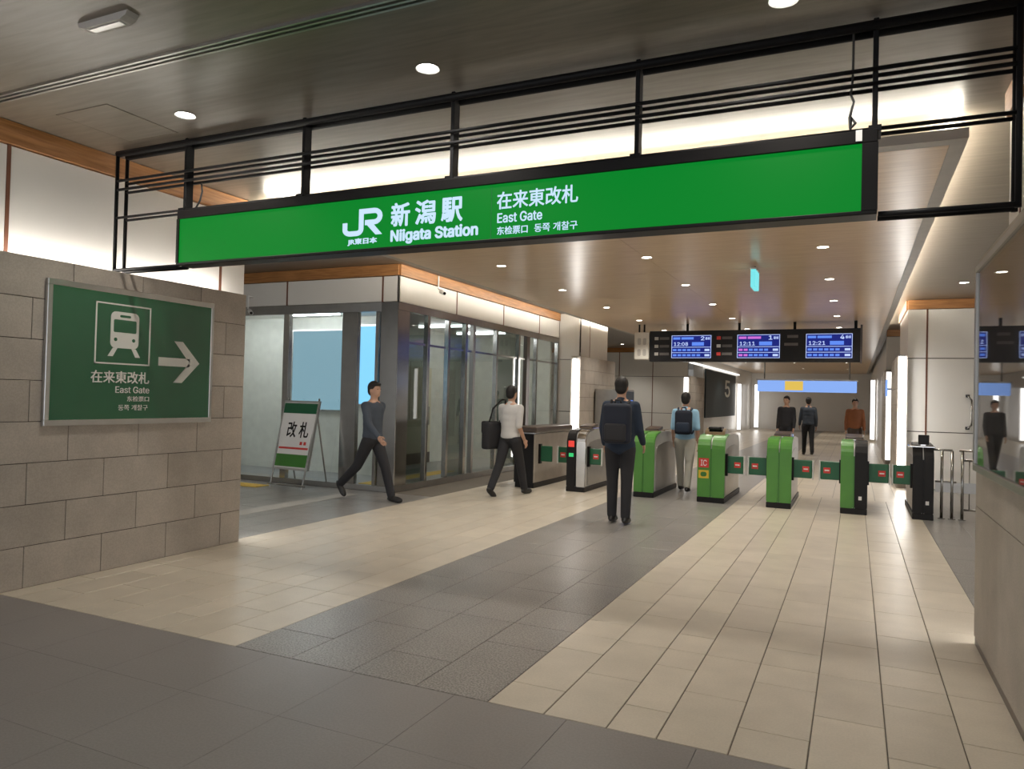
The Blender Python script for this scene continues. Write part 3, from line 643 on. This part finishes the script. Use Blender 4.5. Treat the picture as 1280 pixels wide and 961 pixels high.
# ------------------------------------------------------------------ steel railing at the right
t = thing('railing', 'steel tube railing panels beside the slim black gate', 'railing', (1.3, 11.55, 0))
def rl(name, *rods, r=.014):
    bm = bmesh.new()
    for p, q in rods: rod(bm, p, q, r, 8)
    obj(name, bm, 'steel', t, True)
for x in (-.22, -.10, .02, .75): rl('post', ((x, 0, 0), (x, 0, .92)), r=.019)
for x0, x1, z1 in ((-.32, -.10, .93), (-.02, .75, .93), (.02, .73, .80)): rl('top_rail', ((x0, 0, z1), (x1, 0, z1)))
rl('rail', ((-.3, 0, .50), (-.05, 0, .50))); rl('rail', ((.04, 0, .14), (.74, 0, .14)))
for i in range(7): rl('baluster', ((.10+i*.09, 0, .14), (.10+i*.09, 0, .80)), r=.007)
box('middle_band', 'steel_brushed', t, -.3, .74, -.008, .008, .36, .50)
for x in (-.22, -.10, .02, .75):
    bm = bmesh.new(); rod(bm, (x, 0, 0), (x, 0, .012), .045, 14); obj('foot_plate', bm, 'steel', t)
# pull handle on the back wall door panel
bm = bmesh.new(); pathtube(bm, [(1.84, 15.51, 1.145), (1.90, 15.51, 1.20), (1.90, 15.51, 1.65), (1.84, 15.51, 1.725)], .016); hd = obj('pull_handle', bm, 'steel', WRB, True)
for z in (1.12, 1.70): box('mount', 'black_plastic', hd, 1.81, 1.87, 15.50, 15.6, z, z+.05, bev=.004)

# ------------------------------------------------------------------ departure board
YD = 17.05
P = (-2.15, YD, 2.45)
t = thing('departure_board', 'wide black departure board with three blue screens', 'display', P)
def eb(name, mat, x0, x1, z0, z1, y0, y1, par=None, bev=0): return box(name, mat, par or t, x0-P[0], x1-P[0], y0, y1, z0-P[2], z1-P[2], bev=bev)
eb('housing', 'black_plastic', -4.40, .10, 2.42, 3.13, 0, .30, bev=.01)
eb('end_cap', 'dark_brown', .08, .12, 2.40, 3.20, -.01, .31)
for x in (-3.55, -2.39, -1.22, -.01):
    bm = bmesh.new(); rod(bm, (x-P[0], .15, 3.12-P[2]), (x-P[0], .15, ZR-P[2]), .03, 8); obj('hanger', bm, 'black_metal', t)
def screen(x0, x1, track, tm, hue):
    s = eb('screen', 'screen_blue', x0, x1, 2.50, 3.02, -.006, 0)
    def e(name, mat, a, b, c, d): return eb(name, mat, x0+a*(x1-x0), x0+b*(x1-x0), 2.50+c*.52, 2.50+d*.52, -.010, -.006, s)
    for a in ((0, 1, .98, 1), (0, 1, 0, .02), (0, .012, 0, 1), (.988, 1, 0, 1), (0, 1, .47, .49), (0, 1, .23, .25)): e('screen_line', 'screen_white', *a)
    e('train_kind', hue, .04, .22, .82, .92); e('train_kind', hue, .25, .56, .82, .92)
    def tx(q, a, b, c, d, m): text('lettering', q, m, s, x0+a*(x1-x0)-P[0], x0+b*(x1-x0)-P[0], 2.50+c*.52-P[2], 2.50+d*.52-P[2], -.006, .01)
    tx(track, .74, .83, .78, .95, 'screen_white'); tx('番線', .85, .97, .80, .92, 'screen_white'); tx(tm, .06, .42, .54, .70, 'screen_white')
    e('place_name', 'screen_cyan', .52, .82, .54, .70)
    for z in (.28, .05):
        for k in range(6): e('news_block', hue if k < 2 else 'screen_cyan', .04+k*.12, .13+k*.12, z+.03, z+.12)
        e('news_block', 'screen_white', .84, .96, z+.03, z+.12)
screen(-3.88, -2.98, '2', '12:08', 'screen_cyan'); screen(-2.41, -1.51, '1', '12:11', 'screen_pink'); screen(-.98, -.07, '4', '12:21', 'screen_cyan')
for x0, m in ((-4.28, ('trim_grey', 'trim_grey', 'trim_grey')), (-2.86, ('red_mark', 'flap_tip', 'red_mark'))):
    for k, mm in enumerate(m): eb('route_plate', mm, x0, x0+.09, 2.92-k*.18, 2.99-k*.18, -.004, 0); eb('route_line', 'case_backing', x0+.12, x0+.34, 2.925-k*.18, 2.985-k*.18, -.003, 0)
for k in range(2): eb('route_line', 'case_backing', -1.36+k*-.06, -1.14, 2.94-k*.17, 3.0-k*.17, -.003, 0)
P2 = (-4.58, YD, 2.47)
t = thing('hanging_box', 'pale hanging sign box next to the departure board', 'sign', P2)
box('case', 'pale_box', t, -.19, .17, 0, .22, 0, .64, bev=.02, seg=2)
for x in (-.1, .02):
    bm = bmesh.new(); rod(bm, (x, .11, .63), (x, .11, ZR-P2[2]), .02, 8); obj('hanger', bm, 'black_metal', t)
for k, (x, z) in enumerate(((-.07, .42), (.06, .42), (-.07, .16), (.06, .16))):
    bm = bmesh.new(); prism(bm, rrect(x-.04, x+.04, z-.08, z+.08, .03), -.004, 0); obj('emblem', bm, 'trim_grey', t)
# small blade sign under the wooden ceiling
t = thing('blade_sign', 'small cyan edged blade sign under the wooden ceiling', 'sign', (-1.22, 10.1, ZR))
box('panel', 'exit_cyan', t, -.03, .03, -.2, .2, -.30, -.06, bev=.004); box('edge', 'white_paint', t, -.035, .035, -.21, .21, -.07, -.05); 
bm = bmesh.new(); rod(bm, (0, 0, -.06), (0, 0, 0), .012); obj('stem', bm, 'steel', t)
# dark number panel and far signs
t = thing('number_panel', 'large dark panel with a white figure 5 down the hall', 'sign', (-5.60, 34.7, 0))
box('panel', 'banner_navy', t, 0, .06, -4.0, 4.2, .85, 2.86)
text('lettering', '5', 'poster_white', t, .8, 2.3, 1.75, 2.55, 0, .01, .01, lambda p: (.062-p[1], p[0], p[2]))
tag(box('lit_cornice', 'far_light', None, -5.61, -5.50, 27.6, 40, 2.93, 2.99), 'lit strip running above the dark number panel', 'light strip')
t = thing('overhead_sign', 'long pale blue lit sign hanging far down the hall', 'sign', (-1.7, 30, 0))
box('panel', 'far_blue', t, -1.75, 1.75, 0, .15, 1.97, 2.40); box('yellow_field', 'far_yellow', t, -.75, -.1, -.01, 0, 2.03, 2.38); box('frame', 'alu', t, -1.8, 1.8, -.005, .16, 2.40, 2.46)
for x in (-1.5, 1.5):
    bm = bmesh.new(); rod(bm, (x, .08, 2.45), (x, .08, ZR), .025); obj('hanger', bm, 'steel', t)
t = thing('round_wall_plate', 'small blue sign plate on the far stone wall by the light tube', 'sign', (XR-.01, 20.2, 1.9))
box('plate', 'far_blue', t, -.02, .0, -.5, .5, -.15, .25); box('bracket', 'alu', t, 0, .01+.15, -.03, .03, 0, .05)
t = thing('ticket_machine', 'blue screened fare adjustment machine beyond the gates', 'ticket machine', (-5.2, 17.0, 0))
box('body', 'steel_brushed', t, -.32, .32, -.55, .55, 0, 1.75, bev=.02); box('screen', 'screen_cyan', t, .322, .33, -.4, .4, 1.05, 1.5); box('fascia', 'slate', t, .32, .325, -.5, .5, .95, 1.7)

# ------------------------------------------------------------------ people
def remesh(bm, voxel, it=6):
    me = bpy.data.meshes.new('r'); bm.to_mesh(me); bm.free()
    o = bpy.data.objects.new('r', me); COL.objects.link(o)
    m = o.modifiers.new('v', 'REMESH'); m.mode = 'VOXEL'; m.voxel_size = voxel; m.use_smooth_shade = True
    s = o.modifiers.new('s', 'SMOOTH'); s.iterations = it; s.factor = .5
    bpy.context.view_layer.update(); dg = bpy.context.evaluated_depsgraph_get()
    out = bpy.data.meshes.new_from_object(o.evaluated_get(dg)); bpy.data.objects.remove(o); bpy.data.meshes.remove(me)
    for p in out.polygons: p.use_smooth = True
    return out
def cap(bm, p, q, r0, r1, seg=14):
    rod(bm, p, q, r0, seg, r1); ball(bm, p, r0, u=seg, v=8); ball(bm, q, r1, u=seg, v=8)
def person(label, x, y, rz, legs, arms, shirt, trousers, group=None, sleeve=1.0, s=1.0, lean=0.0, hairlen=0, cat='person', coat=1.0):
    """front is local +Y. legs: (thigh forward deg, knee bend deg) left, right; arms: (swing forward deg, elbow bend deg, outward deg)"""
    t = thing('person', label, cat, (x, y, 0), rz, group); t.scale = (s, s, s)
    V = Vector
    def dr(a): a = math.radians(a); return V((0, math.sin(a), -math.cos(a)))
    th, sh = .42, .41
    ank = []
    for (a, k) in legs: ank.append((dr(a)*th + dr(a-k)*sh).z)
    hz = -min(ank)+.085
    hip = V((0, 0, hz)); L = []
    for sx, (a, k) in zip((-1, 1), legs):
        h = hip+V((sx*.09, 0, 0)); kn = h+dr(a)*th; an = kn+dr(a-k)*sh; L.append((h, kn, an, a-k))
    up = V((0, math.sin(lean), math.cos(lean)))
    chest = hip+up*.40; neck = hip+up*.545; head = neck+up*.155+V((0, .015, 0))
    A = []
    for sx, (a, e, o) in zip((-1, 1), arms):
        shd = hip+up*.475+V((sx*.172, 0, 0)); d = dr(a); d = V((sx*math.sin(math.radians(o)), d.y, d.z)).normalized()
        el = shd+d*.285; d2 = dr(a+e); d2 = V((sx*math.sin(math.radians(o*.3)), d2.y, d2.z)).normalized(); wr = el+d2*.245; A.append((shd, el, wr, d2, sx))
    # skin: one continuous surface under the clothes
    bm = bmesh.new()
    ball(bm, hip+up*.05, .145, .10, .13); ball(bm, hip+up*.27, .14, .095, .18); ball(bm, chest+up*.02, .16, .105, .15)
    cap(bm, neck-up*.05, head-up*.06, .055, .052)
    ball(bm, head, .073, .092, .112, u=20, v=14); ball(bm, head+V((0, .035, -.055)), .052, .06, .055)
    ball(bm, head+V((0, .094, -.018)), .013, .018, .022); ball(bm, head+V((0, .086, -.055)), .024, .010, .009)
    for sx in (-1, 1): ball(bm, head+V((sx*.074, -.005, -.012)), .011, .02, .032)
    for h, kn, an, _ in L: cap(bm, h, kn, .078, .052); cap(bm, kn, an, .052, .038)
    for shd, el, wr, d2, sx in A: cap(bm, shd, el, .047, .038); cap(bm, el, wr, .038, .027)
    me = remesh(bm, .0125)
    bm = bmesh.new(); bm.from_mesh(me); bpy.data.meshes.remove(me)
    for shd, el, wr, d2, sx in A:       # hands: palm, four fingers, thumb from the side of the palm
        side = V((0, 1, 0)) if abs(d2.y) < .8 else V((0, 0, 1)); n = d2.cross(side).normalized(); side = n.cross(d2).normalized()
        if side.dot(V((0, 1, .3))) < 0: side = -side
        inn = V((-sx, 0, 0))
        q = Matrix((n, side, d2)).transposed().to_3x3()
        ball(bm, wr+d2*.045, .016, .040, .055, q, 10, 8)
        for i, l in enumerate((.065, .075, .07, .055)):
            p0 = wr+d2*.085+side*(.027-.018*i); p1 = p0+d2*l*.5+inn*.006; p2 = p1+(d2*.8+inn*.6).normalized()*l*.5
            rod(bm, p0, p1, .009, 6, .0085); ball(bm, p1, .0085, u=6, v=4); rod(bm, p1, p2, .0085, 6, .007); ball(bm, p2, .007, u=6, v=4)
        p0 = wr+d2*.03+side*.03; p1 = p0+(d2*.7+side*.6).normalized()*.035; p2 = p1+(d2+inn*.4).normalized()*.03
        rod(bm, p0, p1, .011, 6, .0095); ball(bm, p1, .0095, u=6, v=4); rod(bm, p1, p2, .0095, 6, .008); ball(bm, p2, .008, u=6, v=4)
    b = obj('body', bm, 'skin', t, True)
    # hair, eyes
    bm = bmesh.new(); ball(bm, head+V((0, -.018, .028)), .083, .092, .098, u=20, v=14); ball(bm, head+V((0, -.045, -.02)), .074, .058, .075+hairlen)
    ball(bm, head+V((0, .055, .075)), .062, .04, .03)
    hm = remesh(bm, .009, 4); link('hair', hm, 'hair', t)
    for sx in (-1, 1):
        bm = bmesh.new(); ball(bm, head+V((sx*.030, .084, .006)), .010, .006, .006, u=8, v=6); obj('eye', bm, 'eye', t, True)
    # clothes
    bm = bmesh.new()
    ball(bm, hip+up*(.05-(.04 if coat > 1 else 0)), .17*coat, .125*coat, .12); ball(bm, hip+up*.22, .165*coat, .12*coat, .16); ball(bm, chest+up*.02, .18*coat, .125*coat, .13)
    cap(bm, neck-up*.06, neck-up*.005, .085, .062)
    for sx in (-1, 1): cap(bm, neck-up*.085+V((sx*.03, 0, 0)), hip+up*.475+V((sx*.15, 0, 0)), .075, .062)
    ball(bm, hip+up*.13, .162*coat, .118*coat, .14); ball(bm, hip+up*.32, .172*coat, .122*coat, .15)
    for shd, el, wr, d2, sx in A:
        cap(bm, shd, shd+(el-shd)*.97, .060, .052)
        if sleeve > .6: cap(bm, el, el+(wr-el)*.92, .052, .040)
    sm = remesh(bm, .013, 14); link('shirt', sm, shirt, t)
    bm = bmesh.new(); ball(bm, hip+up*.03, .165, .118, .12)
    for h, kn, an, _ in L: cap(bm, h+V((0, 0, -.03)), kn, .098, .070); cap(bm, kn, an+(kn-an)*.04, .070, .058)
    tm = remesh(bm, .013); link('trousers', tm, trousers, t)
    for h, kn, an, a in L:
        f = V((0, math.cos(math.radians(a)), math.sin(math.radians(a)))); dn = V((0, math.sin(math.radians(a)), -math.cos(math.radians(a))))
        if abs(a) < 12 or an.z < .12: f, dn = V((0, 1, 0)), V((0, 0, -1))
        q = Matrix((V((1, 0, 0)), f, -dn)).transposed().to_3x3()
        bm = bmesh.new(); ball(bm, an+dn*.035+f*.06, .045, .14, .042, q); ball(bm, an+dn*.02, .046, .06, .055, q); ball(bm, an+dn*.05+f*.12, .046, .075, .03, q)
        sm = remesh(bm, .010, 3)
        for v in sm.vertices:
            if v.co.z < .0: v.co.z = .0
        link('shoe', sm, 'shoe', t)
    return t, dict(hip=hip, chest=chest, up=up, A=A)
def backpack(label, x, y, rz, z, mat, mat2, w=.30, h=.44, d=.16):
    t = thing('backpack', label, 'bag', (x, y, z), rz)
    bm = bmesh.new(); bevbox(bm, -w/2, w/2, -d, 0, 0, h, .06, 4); obj('main_bag', bm, mat, t, True)
    bm = bmesh.new(); bevbox(bm, -w*.38, w*.38, -d-.05, -d+.02, .03, h*.5, .03, 3); obj('front_pocket', bm, mat2, t, True)
    for s in (-1, 1):
        bm = bmesh.new(); pathtube(bm, [(s*.10, -.02, h-.02), (s*.11, .07, h+.03), (s*.12, .19, h-.06), (s*.125, .20, h-.22), (s*.14, .06, h-.36), (s*.13, -.03, h-.38)], .016, 6); obj('strap', bm, mat2, t, True)
    bm = bmesh.new(); pathtube(bm, [(-.04, -.06, h-.01), (-.03, -.06, h+.04), (.03, -.06, h+.04), (.04, -.06, h-.01)], .010, 6); obj('top_handle', bm, mat2, t, True)
    return t
# walker crossing in front of the glazed corner
person('person in dark blue shirt striding past the glazed corner', -6.12, 8.56, math.radians(-97), ((24, 6), (-27, 22)), ((-20, 15, 6), (24, 25, 6)), 'slate', 'charcoal', sleeve=1, s=1.0)
# walker in white shirt with shoulder bag
person('person in white shirt and dark trousers walking to the gates', -4.78, 10.25, math.radians(-10), ((-20, 12), (22, 4)), ((14, 20, 8), (-12, 45, 6)), 'shirt_white', 'charcoal', sleeve=.4, s=1.0)
t = thing('shoulder_bag', 'black shoulder bag hanging at the white shirted walker', 'bag', (-5.05, 10.17, .70), math.radians(-10))
bm = bmesh.new(); bevbox(bm, -.07, .07, -.20, .18, 0, .42, .04, 3); obj('bag_body', bm, 'charcoal', t, True)
bm = bmesh.new(); bevbox(bm, -.085, .01, -.19, .17, .24, .43, .03, 3); obj('bag_flap', bm, 'black_plastic', t, True)
bm = bmesh.new(); pathtube(bm, [(.03, -.13, .40), (.10, -.13, .62), (.20, -.05, .76), (.21, .04, .76), (.12, .15, .60), (.03, .13, .40)], .013); obj('strap', bm, 'black_plastic', t, True)
# man with backpack, seen from behind
person('person in navy jacket standing before the gates with a backpack', -2.58, 8.70, math.radians(4), ((3, 2), (-3, 2)), ((8, 28, 10), (5, 40, 10)), 'navy', 'charcoal', sleeve=1, s=1.03, coat=1.1)
backpack('dark navy backpack worn on the back of the navy jacket', -2.572, 8.585, math.radians(4), .98, 'navy_dark', 'charcoal', .34, .48, .17)
# passing the gate
person('person in light blue shirt and pale trousers passing the gate', -2.555, 12.35, math.radians(3), ((16, 4), (-14, 10)), ((8, 20, 8), (-8, 20, 8)), 'shirt_blue', 'trousers_pale', sleeve=.4, s=.97)
backpack('navy backpack worn over the light blue shirt', -2.55, 12.235, math.radians(3), .96, 'navy_dark', 'navy', .28, .40, .14)
# far away
person('person in charcoal clothes far behind the middle flaps', -1.62, 20.5, math.radians(170), ((14, 4), (-14, 10)), ((8, 20, 8), (-8, 20, 8)), 'charcoal', 'charcoal', s=1.0)
person('person in rust brown top far beyond the half black gate', .0, 21.5, math.radians(185), ((8, 4), (-8, 6)), ((5, 15, 8), (-5, 20, 8)), 'rust', 'dark_brown', s=.98)
person('person in slate top and charcoal trousers far beyond the gates', -1.25, 23.5, math.radians(10), ((12, 4), (-12, 8)), ((8, 20, 8), (-8, 20, 8)), 'slate', 'charcoal', s=1.0)
